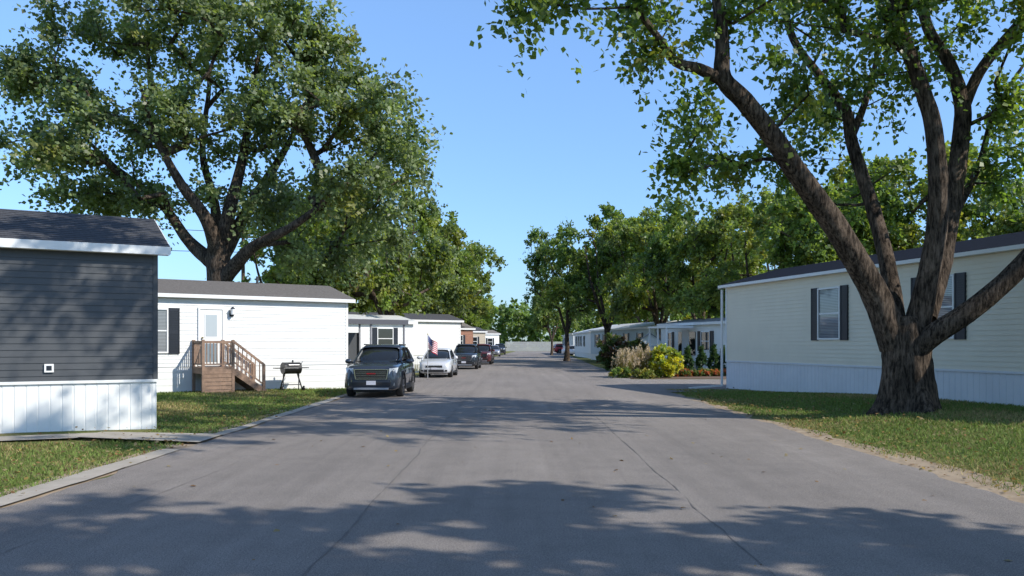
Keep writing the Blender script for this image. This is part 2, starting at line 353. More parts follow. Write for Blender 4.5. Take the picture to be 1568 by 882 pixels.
def grassmat():
    m=bpy.data.materials.new('lawn'); m.use_nodes=True; nt=m.node_tree;N=nt.nodes;L=nt.links
    b=N['Principled BSDF']; b.inputs['Roughness'].default_value=0.95; b.inputs['Specular IOR Level'].default_value=0.1
    tc=N.new('ShaderNodeTexCoord')
    n1=N.new('ShaderNodeTexNoise'); n1.inputs['Scale'].default_value=0.7; n1.inputs['Detail'].default_value=8; n1.inputs['Roughness'].default_value=0.7
    n2=N.new('ShaderNodeTexNoise'); n2.inputs['Scale'].default_value=28; n2.inputs['Detail'].default_value=4
    L.new(tc.outputs['Object'],n1.inputs[0]); L.new(tc.outputs['Object'],n2.inputs[0])
    r=N.new('ShaderNodeValToRGB'); e=r.color_ramp.elements; e[0].position=0.35; e[0].color=(0.11,0.145,0.038,1); e[1].position=0.68; e[1].color=(0.30,0.24,0.125,1)
    e2=e.new(0.53); e2.color=(0.18,0.18,0.06,1)
    L.new(n1.outputs['Fac'],r.inputs[0])
    mx=N.new('ShaderNodeMixRGB'); mx.blend_type='MULTIPLY'; mx.inputs[0].default_value=0.6
    r2=N.new('ShaderNodeValToRGB'); r2.color_ramp.elements[0].color=(0.45,0.45,0.45,1); r2.color_ramp.elements[1].color=(1.3,1.3,1.3,1); r2.color_ramp.elements[0].position=.3; r2.color_ramp.elements[1].position=.7
    L.new(n2.outputs['Fac'],r2.inputs[0]); L.new(r.outputs[0],mx.inputs[1]); L.new(r2.outputs[0],mx.inputs[2]); L.new(mx.outputs[0],b.inputs['Base Color'])
    bp=N.new('ShaderNodeBump'); bp.inputs['Strength'].default_value=0.8; bp.inputs['Distance'].default_value=0.05
    L.new(n2.outputs['Fac'],bp.inputs['Height']); L.new(bp.outputs[0],b.inputs['Normal'])
    return m
link(bpy.data.objects.new('ground',np_mesh('ground',V,quads=Q,mats=[grassmat()],smooth=True)))
def asphalt():
    m=bpy.data.materials.new('asphalt'); m.use_nodes=True; nt=m.node_tree;N=nt.nodes;L=nt.links
    b=N['Principled BSDF']; b.inputs['Roughness'].default_value=0.88; b.inputs['Specular IOR Level'].default_value=0.2
    tc=N.new('ShaderNodeTexCoord')
    def noise(s,d,mp=None,ro=0.6):
        n=N.new('ShaderNodeTexNoise'); n.inputs['Scale'].default_value=s; n.inputs['Detail'].default_value=d; n.inputs['Roughness'].default_value=ro
        if mp:
            k=N.new('ShaderNodeMapping'); k.inputs['Scale'].default_value=mp; L.new(tc.outputs['Object'],k.inputs[0]); L.new(k.outputs[0],n.inputs[0])
        else: L.new(tc.outputs['Object'],n.inputs[0])
        return n
    a=noise(0.4,5,(1,0.3,1)); g=noise(60,3); g2=noise(200,2); st=noise(1.2,5,(2.2,0.05,1)); pb=noise(1.7,6,None,0.7)
    r=N.new('ShaderNodeValToRGB'); e=r.color_ramp.elements; e[0].position=0.3;e[0].color=(0.22,0.197,0.177,1); e[1].position=0.7; e[1].color=(0.295,0.262,0.232,1)
    L.new(a.outputs['Fac'],r.inputs[0])
    cur=r.outputs[0]
    for n,lo,hi,p0,p1 in ((g,0.76,1.2,.35,.65),(g2,0.42,1.5,.35,.65),(st,0.88,1.08,.3,.7),(pb,0.93,1.04,.35,.6)):
        rr=N.new('ShaderNodeValToRGB'); rr.color_ramp.elements[0].color=(lo,lo,lo,1); rr.color_ramp.elements[1].color=(hi,hi,hi,1); rr.color_ramp.elements[0].position=p0; rr.color_ramp.elements[1].position=p1
        mx=N.new('ShaderNodeMixRGB'); mx.blend_type='MULTIPLY'; mx.inputs[0].default_value=1
        L.new(n.outputs['Fac'],rr.inputs[0]); L.new(cur,mx.inputs[1]); L.new(rr.outputs[0],mx.inputs[2]); cur=mx.outputs[0]
    L.new(cur,b.inputs['Base Color'])
    bp=N.new('ShaderNodeBump'); bp.inputs['Strength'].default_value=0.7; bp.inputs['Distance'].default_value=0.014
    L.new(g2.outputs['Fac'],bp.inputs['Height']); L.new(bp.outputs[0],b.inputs['Normal'])
    return m
ASP=asphalt()
DIRT=mat('dirt',(0.27,0.205,0.14),0.95,vscale=2.5,col2=(0.42,0.335,0.24),bump=0.6,bscale=50,spec=0.1)
CONC=mat('concrete',(0.34,0.305,0.25),0.9,vscale=2,col2=(0.46,0.41,0.34),bump=0.3,bscale=80,spec=0.2)
CRK=mat('crack_seal',(0.13,0.12,0.11),0.8,vscale=6,col2=(0.19,0.172,0.155),spec=0.2)
def strip(name,L_,R_,z,m,jit=0,step=0.35,seed=1,useh=False):
    rg=np.random.default_rng(seed)
    y0=max(L_[0][1],R_[0][1]); y1=min(L_[-1][1],R_[-1][1])
    yy=np.concatenate([np.arange(y0,min(y1,60),step),np.linspace(min(y1,60),y1,20)[:]]) if y1>60 else np.arange(y0,y1,step)
    yy=np.unique(yy)
    def smoothn(n):
        a=rg.normal(size=n); 
        return np.convolve(a,np.ones(3)/3,'same')*jit+np.convolve(rg.normal(size=n),np.ones(12)/12,'same')*jit*2
    xl=np.interp(yy,[p[1] for p in L_],[p[0] for p in L_])+smoothn(len(yy))
    xr=np.interp(yy,[p[1] for p in R_],[p[0] for p in R_])+smoothn(len(yy))
    k=10; t=np.linspace(0,1,k)
    XX=xl[:,None]*(1-t)+xr[:,None]*t; YY=np.repeat(yy[:,None],k,1)
    ZZ=(gh(XX,YY) if useh else 0*XX)+z
    V=np.stack([XX,YY,ZZ],-1).reshape(-1,3); idx=np.arange(len(V)).reshape(XX.shape)
    Q=np.stack([idx[:-1,:-1],idx[:-1,1:],idx[1:,1:],idx[1:,:-1]],-1).reshape(-1,4)
    return link(bpy.data.objects.new(name,np_mesh(name,V,quads=Q,mats=[m])))
Ledge=[(-5.4,-60),(-5.4,30),(-5.0,45),(-3.9,67),(-2.2,110),(-0.8,150),(1,190)]
Redge=[(5.5,-60),(5.6,30),(5.9,45),(6.5,67),(7.8,110),(9.5,150),(10.5,190)]
strip('dirt_shoulder',[(5.0,-20),(5.0,30)],[(6.0,-20),(6.2,12),(6.3,16),(5.9,20),(5.75,30)],0.006,DIRT,0.16,seed=4,useh=True)
strip('dirt_shoulder',[(-6.1,5),(-5.95,30)],[(-5.3,5),(-5.3,30)],0.005,DIRT,0.05,seed=9,useh=True)
strip('road',Ledge,Redge,0.016,ASP,0.07,seed=2,step=0.2)
strip('driveway_pavement',[(5.2,30.3),(5.2,41.5)],[(8.2,30.3),(15,35),(15,41.5)],0.02,ASP,0.0,seed=3)
strip('driveway_pavement',[(-12,34.5),(-12,41)],[(-5.2,34.5),(-4.9,41)],0.02,ASP,0.0,seed=3)
strip('kerb',[(-5.74,3),(-5.74,14.0)],[(-5.38,3),(-5.38,14.0)],0.03,CONC,0.025,seed=6)
strip('kerb',[(-5.70,16.0),(-5.70,29)],[(-5.42,16.0),(-5.42,29)],0.03,CONC,0.03,seed=6)
mb=MB()
for a,b in (((-16,11.3),(-13.0,13.0)),((-13.0,13.0),(-10.2,14.6)),((-10.2,14.6),(-7.7,15.9)),((-7.7,15.9),(-5.4,16.0))):
    g=0.01
    mb.poly([(a[0]+g,a[1],0.1),(b[0]-g,b[1],0.085 if b[0]<-6 else .05),(b[0],b[1]-1.35 if b[0]>-6 else b[1]-0.9,0.085 if b[0]<-6 else .05),(a[0]+g,a[1]-0.9,0.1)],CONC)
mb.obj('concrete_walk')
def crack(pts,w,seed):
    rg=np.random.default_rng(seed); p=catmull([(x,y,0,w) for x,y in pts],0.2); 
    n=len(p); p[:,0]+=np.convolve(rg.normal(size=n),np.ones(5)/5,'same')*0.03
    ww=w*rg.uniform(0.0,1.2,n); V=np.zeros((2*n,3)); V[0::2,0]=p[:,0]-ww; V[1::2,0]=p[:,0]+ww; V[0::2,1]=p[:,1];V[1::2,1]=p[:,1]; V[:,2]=0.021
    i=np.arange(n-1)*2; return V,np.stack([i,i+1,i+3,i+2],-1)
Vs=[];Qs=[];o=0
for i,(pts,w) in enumerate([([(-1.55,4),(-1.5,12),(-1.45,24),(-1.2,50)],0.012),([(1.98,4),(1.95,10),(2.0,20)],0.008),([(-4.2,7),(-4.0,12),(-4.1,18)],0.005),([(-1.5,9.2),(0.1,9.5),(1.9,9.1)],0.004),([(2.0,13),(3.6,13.4),(5.2,13.1)],0.005)]):
    if abs(pts[0][1]-pts[-1][1])<0.5:
        rg=np.random.default_rng(i+40); p=catmull([(x,y,0,w) for x,y in pts],0.15); n=len(p); p[:,1]+=np.convolve(rg.normal(size=n),np.ones(3)/3,'same')*0.05
        hh=w*1.5*rg.uniform(0.2,1.2,n); V=np.zeros((2*n,3)); V[0::2,0]=p[:,0];V[1::2,0]=p[:,0]; V[0::2,1]=p[:,1]+hh;V[1::2,1]=p[:,1]-hh;V[:,2]=0.0215; k=np.arange(n-1)*2; Q=np.stack([k,k+1,k+3,k+2],-1)
    else: V,Q=crack(pts,w,i)
    Vs.append(V);Qs.append(Q+o);o+=len(V)
link(bpy.data.objects.new('road_cracks',np_mesh('road_cracks',np.vstack(Vs),quads=np.vstack(Qs),mats=[CRK])))
def blades():
    rg=np.random.default_rng(8); P_=[]
    def area(x0,x1,y0,y1,n,keep): 
        x=rg.uniform(x0,x1,n); y=rg.uniform(y0,y1,n); k=keep(x,y); P_.append(np.stack([x[k],y[k]],1))
    walk=lambda x,y: ~((y<15.9+(x+7.7)*0.56+0.1)&(y>15.9+(x+7.7)*0.56-1.25))
    area(-14,-5.72,7.5,16.2,42000,lambda x,y:(y<16+(x+7.7)*0.56-1.0)&walk(x,y)&(y>-x/0.66*0.98))
    area(-13,-5.65,16,33,45000,lambda x,y:(y>16.3+(x+5.5)*0.1)&((y>17.3+(x+7.2)*0.578+0)|(x>-7.1)))
    area(5.8,12.5,7.5,32,95000,lambda x,y:(x>6.02+0.22*np.sin(y*1.7)+0.15*np.sin(y*4.1)+0.15*rg.normal(size=len(x)))&(x<8.0+(33-y)*0.25+0.3))
    p=np.vstack(P_)
    bald=np.sin(p[:,0]*2.1+0.7)*np.sin(p[:,1]*1.5+p[:,0])+rg.normal(size=len(p))*0.45
    p=p[bald<1.0]
    n=len(p); z=gh(p[:,0],p[:,1]); 
    dist=p[:,1]; h=rg.uniform(0.025,0.07,n); w=0.006+dist*0.0005
    a=rg.uniform(0,2*math.pi,n); dx=np.cos(a)*w; dy=np.sin(a)*w; lx=rg.normal(size=n)*0.035; ly=rg.normal(size=n)*0.035
    V=np.zeros((n,3,3)); V[:,0]=np.stack([p[:,0]-dx,p[:,1]-dy,z-0.01],1); V[:,1]=np.stack([p[:,0]+dx,p[:,1]+dy,z-0.01],1); V[:,2]=np.stack([p[:,0]+lx,p[:,1]+ly,z+h],1)
    patch=(np.sin(p[:,0]*1.3+1)+np.sin(p[:,1]*0.9+p[:,0]*0.6)+rg.normal(size=n)*0.9)
    c=np.where((patch>0.75)[:,None],np.array([[0.33,0.27,0.12]]),np.array([[0.17,0.235,0.058]]))*rg.uniform(0.6,1.35,(n,1))
    link(bpy.data.objects.new('grass',np_mesh('grass',V.reshape(-1,3),tris=np.arange(3*n).reshape(-1,3),mats=[BLADE],col=np.repeat(c,3,axis=0))))
    n=3200; m3=n//2
    x=np.concatenate([5.6+np.abs(rg.normal(size=m3))*1.5,-5.5-np.abs(rg.normal(size=n-m3))*1.3]); y=rg.uniform(7,32,n)
    xr=rg.uniform(-5,5,110); yr=rg.uniform(5,30,110); x=np.concatenate([x,xr]); y=np.concatenate([y,yr]); n=len(x)
    z=gh(x,y)+0.05*(np.abs(x)>5.8)+0.024
    A=norm(np.stack([rg.normal(size=n),rg.normal(size=n),rg.normal(size=n)*0.2],1)); Nn=norm(np.stack([rg.normal(size=n)*.3,rg.normal(size=n)*.3,np.ones(n)],1))
    s=rg.uniform(0.03,0.085,n); V,Q=leaf_quads(np.stack([x,y,z],1),A,Nn,s,s*0.8)
    cols=np.array([(0.25,0.15,0.06),(0.33,0.23,0.07),(0.16,0.09,0.04),(0.3,0.24,0.12)])[rg.integers(0,4,n)]
    link(bpy.data.objects.new('fallen_leaves',np_mesh('fallen_leaves',V,quads=Q,mats=[BLADE],col=np.repeat(cols,4,axis=0))))
blades()
# ---------------------------------------------------------------- houses
WHITE=mat('white_vinyl',(0.78,0.78,0.75),0.5,var=0.04,vscale=1.2)
WHITE2=mat('white_trim',(0.80,0.80,0.78),0.45)
CREAM=mat('cream_vinyl',(0.76,0.69,0.54),0.5,var=0.04,vscale=1.0)
DARK=mat('charcoal_vinyl',(0.062,0.066,0.07),0.5,var=0.1,vscale=1.0)
SHIN=mat('shingles',(0.035,0.036,0.04),0.95,vscale=14,col2=(0.085,0.085,0.09),bump=0.6,bscale=30)
SHIN2=mat('brown_shingles',(0.13,0.115,0.10),0.95,vscale=14,col2=(0.22,0.20,0.18),bump=0.6,bscale=30)
BLK=mat('black_shutter',(0.015,0.02,0.03),0.45)
WOOD=mat('brown_deck_wood',(0.27,0.175,0.12),0.8,var=0.25,vscale=9)
def windowmat():
    m=bpy.data.materials.new('window_glass'); m.use_nodes=True; nt=m.node_tree;N=nt.nodes;L=nt.links
    b=N['Principled BSDF']; b.inputs['Roughness'].default_value=0.04; b.inputs['Specular IOR Level'].default_value=0.8
    tc=N.new('ShaderNodeTexCoord'); wv=N.new('ShaderNodeTexWave'); wv.bands_direction='Z'; wv.inputs['Scale'].default_value=6.5
    L.new(tc.outputs['Object'],wv.inputs[0]); r=N.new('ShaderNodeValToRGB')
    r.color_ramp.elements[0].color=(0.10,0.11,0.12,1); r.color_ramp.elements[1].color=(0.30,0.31,0.32,1)
    L.new(wv.outputs['Fac'],r.inputs[0]); L.new(r.outputs[0],b.inputs['Base Color']); return m
WIN=windowmat()
GLS=mat('dark_glass',(0.015,0.018,0.02),0.04,spec=0.8)
def siding(mb,p0,p1,z0,z1,m,pitch=0.125,lap=0.014):
    p0=Vector(p0);p1=Vector(p1); d=(p1-p0).normalized(); n=Vector((d.y,-d.x))
    z=z0; vs=[];fs=[]
    while z<z1-0.01:
        zt=min(z+pitch,z1); a=p0+n*lap;b=p1+n*lap; k=len(vs)
        vs+=[(a.x,a.y,z),(b.x,b.y,z),(p1.x,p1.y,zt),(p0.x,p0.y,zt),(p0.x,p0.y,z),(p1.x,p1.y,z)]
        fs+=[(k,k+1,k+2,k+3),(k+4,k+5,k+1,k)]; z=zt
    mb.add(vs,fs,m)
def skirt(mb,p0,p1,z0,z1,m,pitch=0.2):
    p0=Vector(p0);p1=Vector(p1); L=(p1-p0).length; d=(p1-p0)/L; n=Vector((d.y,-d.x)); s=0; vs=[];fs=[]
    prof=[(0,0),(0.011,-0.009),(0.025,-0.009),(0.036,0)]
    pts=[]
    while s<L:
        for a,b in prof:
            if s+a<L: pts.append(p0+d*(s+a)+n*b)
        s+=pitch
    pts.append(p1)
    for q in pts: vs+=[(q.x,q.y,z0),(q.x,q.y,z1)]
    for i in range(len(pts)-1): fs.append((2*i,2*i+2,2*i+3,2*i+1))
    mb.add(vs,fs,m)
def window(mb,x0,x1,z0,z1,y=-0.02,trim=WHITE2,pane=WIN,mid=True,shut=None,vert=False):
    t=0.05
    mb.box(x0+t,x1-t,y-0.012,y+0.03,z0+t,z1-t,pane)
    for a in ((x0,x0+t,z0,z1),(x1-t,x1,z0,z1),(x0+t,x1-t,z1-t,z1),(x0+t,x1-t,z0,z0+t)):
        mb.box(a[0],a[1],y-0.05,y+0.03,a[2],a[3],trim)
    if mid: mb.box(x0+t,x1-t,y-0.035,y-0.0125,(z0+z1)/2-0.022,(z0+z1)/2+0.022,trim)
    if vert: mb.box((x0+x1)/2-.02,(x0+x1)/2+.02,y-0.033,y-0.0125,z0+t,z1-t,trim)
    if shut:
        for a in (x0-shut-0.015,x1+0.015):
            mb.box(a,a+shut,y-0.03,y+0.02,z0-0.02,z1+0.02,BLK)
            z=z0+0.05
            while z<z1-0.08:
                if abs(z+0.02-(z0+z1)/2)>0.06: mb.box(a+0.05,a+shut-0.05,y-0.042,y-0.029,z,z+0.03,BLK)
                z+=0.06
            mb.box(a+0.0,a+0.04,y-0.045,y-0.0295,z0-0.02,z1+0.02,BLK); mb.box(a+shut-0.04,a+shut,y-0.045,y-0.0295,z0-0.02,z1+0.02,BLK)
def house(name,A,B,sk,eave,ridge,W=4.3,ext0=0,ext1=0,wall=WHITE,roof=SHIN,skm=None,ov=0.22,wins=(),z0=-0.15,fascia=WHITE2,corner=None,simple=False,lapskirt=False,fh=0.17):
    A=Vector(A);B=Vector(B); u=(B-A).normalized(); A=A-u*ext0; B=B+u*ext1; L=(B-A).length
    e=empty(name,(A.x,A.y,0),math.atan2(u.y,u.x)); 
    w=MB(); skm=skm or WHITE; corner=corner or wall
    for p0,p1 in (((0,0),(L,0)),((L,0),(L,W)),((L,W),(0,W)),((0,W),(0,0))):
        siding(w,p0,p1,sk,eave,wall,0.125 if not simple else 0.25)
    for xx in (0.0,L):
        w.poly([(xx,0,eave),(xx,W,eave),(xx,W/2,ridge)] if xx>0 else [(xx,W,eave),(xx,0,eave),(xx,W/2,ridge)],wall)
    cw=0.09
    for (x,y) in ((0,0),(L,0),(L,W),(0,W)):
        sx=-0.022 if x==0 else -cw+0.022; sy=-0.022 if y==0 else -cw+0.022
        w.box(x+sx,x+sx+cw,y+sy,y+sy+cw,sk+.01,eave-.012,corner)
    w.obj('walls',e)
    s=MB()
    for p0,p1 in (((0,0.01),(L,0.01)),((L-.01,0),(L-.01,W)),((L,W-.01),(0,W-.01)),((0.01,W),(0.01,0))):
        if lapskirt: siding(s,p0,p1,z0,sk,skm,0.23,0.01)
        else: skirt(s,p0,p1,z0,sk,skm)
    if not lapskirt: s.box(-0.02,L+0.02,-0.03,-0.016,sk-0.025,sk+0.03,skm)
    s.obj('skirting',e)
    r=MB(); th=0.07
    slope=(ridge-eave)/(W/2); ez=eave-ov*slope+0.06; rz=ridge+0.06
    for sgn in (0,1):
        y0=-ov if sgn==0 else W+ov; ym=W/2
        a=[(-ov,y0,ez),(L+ov,y0,ez),(L+ov,ym,rz),(-ov,ym,rz)]
        b=[(x,y,z-th) for x,y,z in a]
        if sgn: a=a[::-1]; b=b[::-1]
        r.add(a+b,[(0,1,2,3),(7,6,5,4),(0,4,5,1),(1,5,6,2),(2,6,7,3),(3,7,4,0)],roof)
    nb=int((W/2+ov)/0.14)
    for i in range(nb if not simple else 0):
        t=i/nb; y=-ov+(W/2+ov)*t; z=ez+(rz-ez)*t
        r.add([(-ov,y,z+0.008),(L+ov,y,z+0.008),(L+ov,y+0.13,z+0.13*slope+0.002),(-ov,y+0.13,z+0.13*slope+0.002)],[(0,1,2,3)],roof)
    r.obj('roof',e)
    f=MB()
    f.box(-ov,L+ov,-ov-0.02,-ov-0.001,ez-fh,ez-0.004,fascia); f.box(-ov,L+ov,W+ov+.001,W+ov+0.02,ez-fh,ez-0.004,fascia)
    f.box(-ov+.01,L+ov-.01,-ov+.001,-0.024,ez-fh,ez-fh+.02,fascia)
    for xx in (-ov-0.02,L+ov+0.001):
        for y0 in (-ov,W+ov):
            f.add([(xx,y0,ez-0.15),(xx+0.019,y0,ez-0.15),(xx+0.019,W/2,rz-0.15),(xx,W/2,rz-0.15),(xx,y0,ez-0.005),(xx+0.019,y0,ez-0.005),(xx+0.019,W/2,rz-0.005),(xx,W/2,rz-0.005)],[(0,1,2,3),(4,5,6,7),(0,1,5,4),(1,2,6,5),(2,3,7,6),(3,0,4,7)],fascia)
    f.obj('fascia',e)
    if wins:
        wm=MB()
        for k in wins:
            window(wm,k[0]+ext0,k[1]+ext0,k[2],k[3],**(k[4] if len(k)>4 else {}))
        wm.obj('windows',e)
    return e,L
eD,_=house('dark_gray_mobile_home',(-9.55,15.84),(-7.2,17.2),1.0,3.72,4.5,ext0=9,wall=DARK,roof=SHIN,corner=DARK)
m=MB(); m.box(9.72,9.88,-0.05,-0.014,1.2,1.36,WHITE2); m.box(9.755,9.845,-0.056,-0.0501,1.235,1.325,BLK); m.obj('outlet_box',eD)
eW,_=house('white_mobile_home',(-12.05,28.8),(-6.4,33.0),0.95,3.46,4.05,ext0=5,ext1=0.0,roof=SHIN2,lapskirt=True,fh=0.13,
   wins=[(-0.75,0.36,1.42,2.95,dict(shut=0.36))])
o=5
m=MB()
m.box(1.36+o,1.43+o,-0.06,0,0.97,3.02,WHITE2); m.box(2.2+o,2.27+o,-0.06,0,0.97,3.02,WHITE2); m.box(1.43+o,2.2+o,-0.06,0,2.95,3.02,WHITE2)
m.box(1.44+o,2.19+o,-0.035,0,0.97,2.945,WHITE)
m.box(1.58+o,2.05+o,-0.045,-0.0352,1.95,2.8,WHITE2); m.box(1.62+o,2.01+o,-0.05,-0.0452,2.0,2.76,mat('door_pane',(0.45,0.5,0.52),0.1)); 
m.box(1.6+o,2.03+o,-0.045,-0.0352,1.1,1.75,mat('storm_pane',(0.22,0.27,0.3),0.08))
m.cyl((1.5+o,-0.09,1.95),(1.5+o,-0.04,1.95),0.03,0.03,mat('brass',(0.4,0.3,0.1),0.3,metal=1)); 
m.obj('door',eW)
m=MB(); m.box(2.46+o,2.6+o,-0.05,-0.015,2.72,2.92,BLK); m.cyl((2.53+o,-0.15,2.78),(2.53+o,-0.15,2.98),0.07,0.08,WHITE2); m.cyl((2.53+o,-0.15,2.98),(2.53+o,-0.15,3.05),0.09,0.03,BLK); m.cyl((2.53+o,-0.15,2.74),(2.53+o,-0.15,2.78),0.04,0.07,BLK); m.obj('porch_lamp',eW)
m=MB(); m.cyl((4.2+o,2.0,3.9),(4.2+o,2.0,4.35),0.05,0.05,SHIN); m.cyl((-2+o,1.6,3.9),(-2+o,1.6,4.3),0.05,0.05,SHIN); m.obj('roof_vents',eW)
d=empty('wooden_porch_steps',eW.location,eW.rotation_euler.z); m=MB()
x0,x1,y0=1.15+o,2.25+o,-1.2
for i in range(8): m.box(x0,x1,y0+i*0.145+0.003,y0+i*0.145+0.142,0.90,0.94,WOOD)
for x in (x0+0.045,x1-0.045):
    for y in (y0+0.045,-0.09): m.box(x-0.045,x+0.045,y-0.045,y+0.045,-0.05,1.88,WOOD)
m.box(x0+.09,x1-.09,y0+0.01,y0+0.05,0.72,0.895,WOOD); m.box(x0+0.01,x0+0.05,y0+.09,-0.14,0.72,0.895,WOOD)
for i in range(5): m.box(x0+.09,x1-.09,y0+0.02,y0+0.045,0.05+i*0.135,0.17+i*0.135,WOOD)
m.box(x0+.09,x1-.09,y0+0.02,y0+0.07,1.76,1.84,WOOD);m.box(x0+.09,x1-.09,y0+0.02,y0+0.06,1.02,1.07,WOOD); m.box(x0+.02,x0+0.07,y0+.09,-0.14,1.76,1.84,WOOD);m.box(x0+.02,x0+0.06,y0+.09,-0.14,1.02,1.07,WOOD)
for i in range(8): m.box(x0+0.15+i*0.115,x0+0.18+i*0.115,y0+0.025,y0+0.055,1.07,1.76,WOOD)
for i in range(8): m.box(x0+0.03,x0+0.055,y0+0.16+i*0.12,y0+0.19+i*0.12,1.07,1.76,WOOD)
ns=4
for i in range(ns):
    z=0.94-(i+1)*0.188; m.box(x1+i*0.26,x1+i*0.26+0.28,y0+0.05,-0.14,z-0.04,z,WOOD); m.box(x1+i*0.26+.002,x1+i*0.26+0.02,y0+0.06,-0.15,z-0.04+.041,z+0.147,WOOD)
for y in (y0+0.04,-0.12):
    m.beam((x1,y,0.8),(x1+1.1,y,0.02),0.04,0.22,WOOD)
    m.box(x1+0.99,x1+1.08,y-0.045,y+0.045,-0.05,1.02,WOOD)
    m.beam((x1,y,1.8),(x1+1.05,y,1.0),0.05,0.08,WOOD); m.beam((x1,y,1.1),(x1+1.05,y,0.3),0.035,0.05,WOOD)
    for i in range(6): xx=x1+0.12+i*0.15; m.box(xx,xx+0.03,y-0.015,y+0.015,1.8-(xx-x1)*0.762-0.7,1.8-(xx-x1)*0.762,WOOD)
m.obj('deck_and_stairs',d)
def grill():
    e=empty('barbecue_grill',(-8.0,30.75,0.05),eW.rotation_euler.z); m=MB()
    BK=mat('grill_black',(0.012,0.012,0.013),0.4); CH=mat('grill_steel',(0.5,0.5,0.5),0.3,metal=1)
    for sx in (-1,1):
        m.beam((sx*0.36,-0.18,0),(sx*0.24,0.14,0.78),0.035,0.035,BK); m.beam((sx*0.36,0.18,0.0),(sx*0.24,-0.14,0.78),0.035,0.035,BK)
        m.cyl((sx*0.38,-0.2,0.08),(sx*0.42,-0.2,0.08),0.09,0.09,BK,12)
    m.box(-0.33,0.33,-0.13,0.13,0.2,0.22,BK)
    for z0,sgn,mm in ((0.80,-1,BK),(0.82,1,BK)):
        n=10; vs=[];fs=[]
        for x in (-0.32,0.32):
            for i in range(n+1):
                a=math.pi*i/n; vs.append((x,-0.24*math.cos(a),z0+sgn*0.2*math.sin(a)))
        for i in range(n): fs.append((i,i+1,n+2+i,n+1+i))
        fs+= [tuple(range(n+1)),tuple(range(n+1,2*n+2))]
        m.add(vs,fs,mm,False)
    m.box(-0.62,-0.34,-0.17,0.17,0.80,0.83,BK); m.box(0.34,0.62,-0.17,0.17,0.80,0.83,BK)
    m.cyl((-0.2,-0.27,0.93),(0.2,-0.27,0.93),0.015,0.015,CH); m.cyl((-0.2,-0.21,0.93),(-0.2,-0.27,0.93),.01,.01,CH); m.cyl((0.2,-0.21,0.93),(0.2,-0.27,0.93),.01,.01,CH)
    m.cyl((0.1,0.1,0.99),(0.1,0.1,1.1),0.03,0.03,BK); m.beam((0.36,0.1,0.83),(0.5,0.15,1.05),0.03,0.02,CH)
    m.obj('grill_body',e)
grill()
RB=Vector((11.7,19.4)); RA=Vector((8.3,32.9))
NAVY=mat('navy_shingles',(0.010,0.013,0.022),0.9,vscale=14,col2=(0.024,0.028,0.042),spec=0.15)
eR,LR=house('cream_mobile_home',RA,RB,1.07,4.0,4.62,ext1=6,wall=CREAM,roof=NAVY,W=4.6,fh=0.10,
   wins=[(6.05,7.2,1.87,3.5,dict(shut=0.34,vert=False)),(10.65,11.85,1.87,3.5,dict(shut=0.34)),(16.6,17.7,1.87,3.5,dict(shut=.34))],skm=mat('skirt_white',(0.68,0.69,0.70),0.5,var=0.05,vscale=1.5),corner=WHITE2)
m=MB(); m.box(-0.2,-0.13,-0.13,-0.06,0.1,3.84,WHITE2); m.beam((-0.16,-0.1,0.12),(-0.16,-1.5,0.03),0.07,0.06,WHITE2); m.obj('gutter_downspout',eR)
BR=mat('brick_red',(0.30,0.15,0.10),0.8,var=0.2,vscale=5); TAN=mat('tan_vinyl',(0.42,0.36,0.28),0.6,var=0.05); BLU=mat('pale_blue_vinyl',(0.5,0.58,0.62),0.6,var=0.05)
def Bp(px,d): return ((px-784)/F*d,d)
def lh(name,px,d,eave,ridge,wall,roof,wins,L=12):
    b=Vector(Bp(px,d)); u=Vector((0.8,0.6)); return house(name,b-u*L,b,0.8,eave,ridge,wall=wall,roof=roof,wins=wins,simple=True)
ww=lambda *a:[(x,x+1.1,1.4,2.7,dict(shut=0.3,pane=GLS)) for x in a]
GRY=mat('metal_gray',(0.25,0.25,0.26),0.5,var=0.1); METW=mat('metal_white_roof',(0.62,0.62,0.60),0.5,var=0.1)
e,_=lh('white_mobile_home',632,53,3.1,3.5,WHITE,METW,ww(2,5,9.5))
m=MB()
for x in np.arange(0,5,0.25): m.box(x,x+0.24,-3.0,-0.28,2.62+ (0.01 if int(x*4)%2 else 0),2.68,GRY)
for x in (0.1,2.5,4.8): m.box(x,x+0.08,-2.95,-2.87,0,2.6,WHITE2)
for x in (0.1,): m.box(x,x+4.8,-2.98,-2.9,2.45,2.61,WHITE2)
m.obj('awning',e)
cp=empty('carport',(*Bp(548,38.5),0),math.atan2(0.6,0.8)); m=MB()
m.box(-1.4,2.2,-0.6,4.2,2.72,2.80,GRY); m.box(-1.45,2.25,-0.65,-0.602,2.62,2.84,mat('dark_trim',(0.08,0.08,0.09),0.5)); 
for x in (-1.3,0.4,2.1):
    for y in (-0.5,4.0): m.box(x-0.04,x+0.04,y-0.04,y+0.04,-0.02,2.72,GRY)
m.box(-1.3,2.1,4.1,4.16,0,2.3,DARK); m.box(-1.38,-1.3,0.2,4.1,0,2.3,DARK); m.obj('carport_frame',cp)
lh('white_mobile_home',705,74,3.75,4.3,WHITE,SHIN,ww(1,5))
lh('brick_mobile_home',724,98,3.5,4.1,BR,SHIN2,ww(2,6,9.5))
lh('tan_mobile_home',743,122,3.5,4.1,TAN,SHIN,ww(2,6,9.5))
lh('white_mobile_home',764,150,3.5,4.1,WHITE,SHIN2,ww(2,6,9.5))
eH,_=house('white_mobile_home',(10.2,58),(12.6,50.2),0.7,3.05,3.35,ext1=7,roof=METW,wins=[(1.0,1.6,1.5,2.5,dict(shut=0.25,pane=GLS)),(5.4,6.5,1.3,2.5,dict(shut=0.38,pane=GLS))])
m=MB(); m.box(2.4,4.9,-2.2,-.28,2.72,2.84,WHITE2)
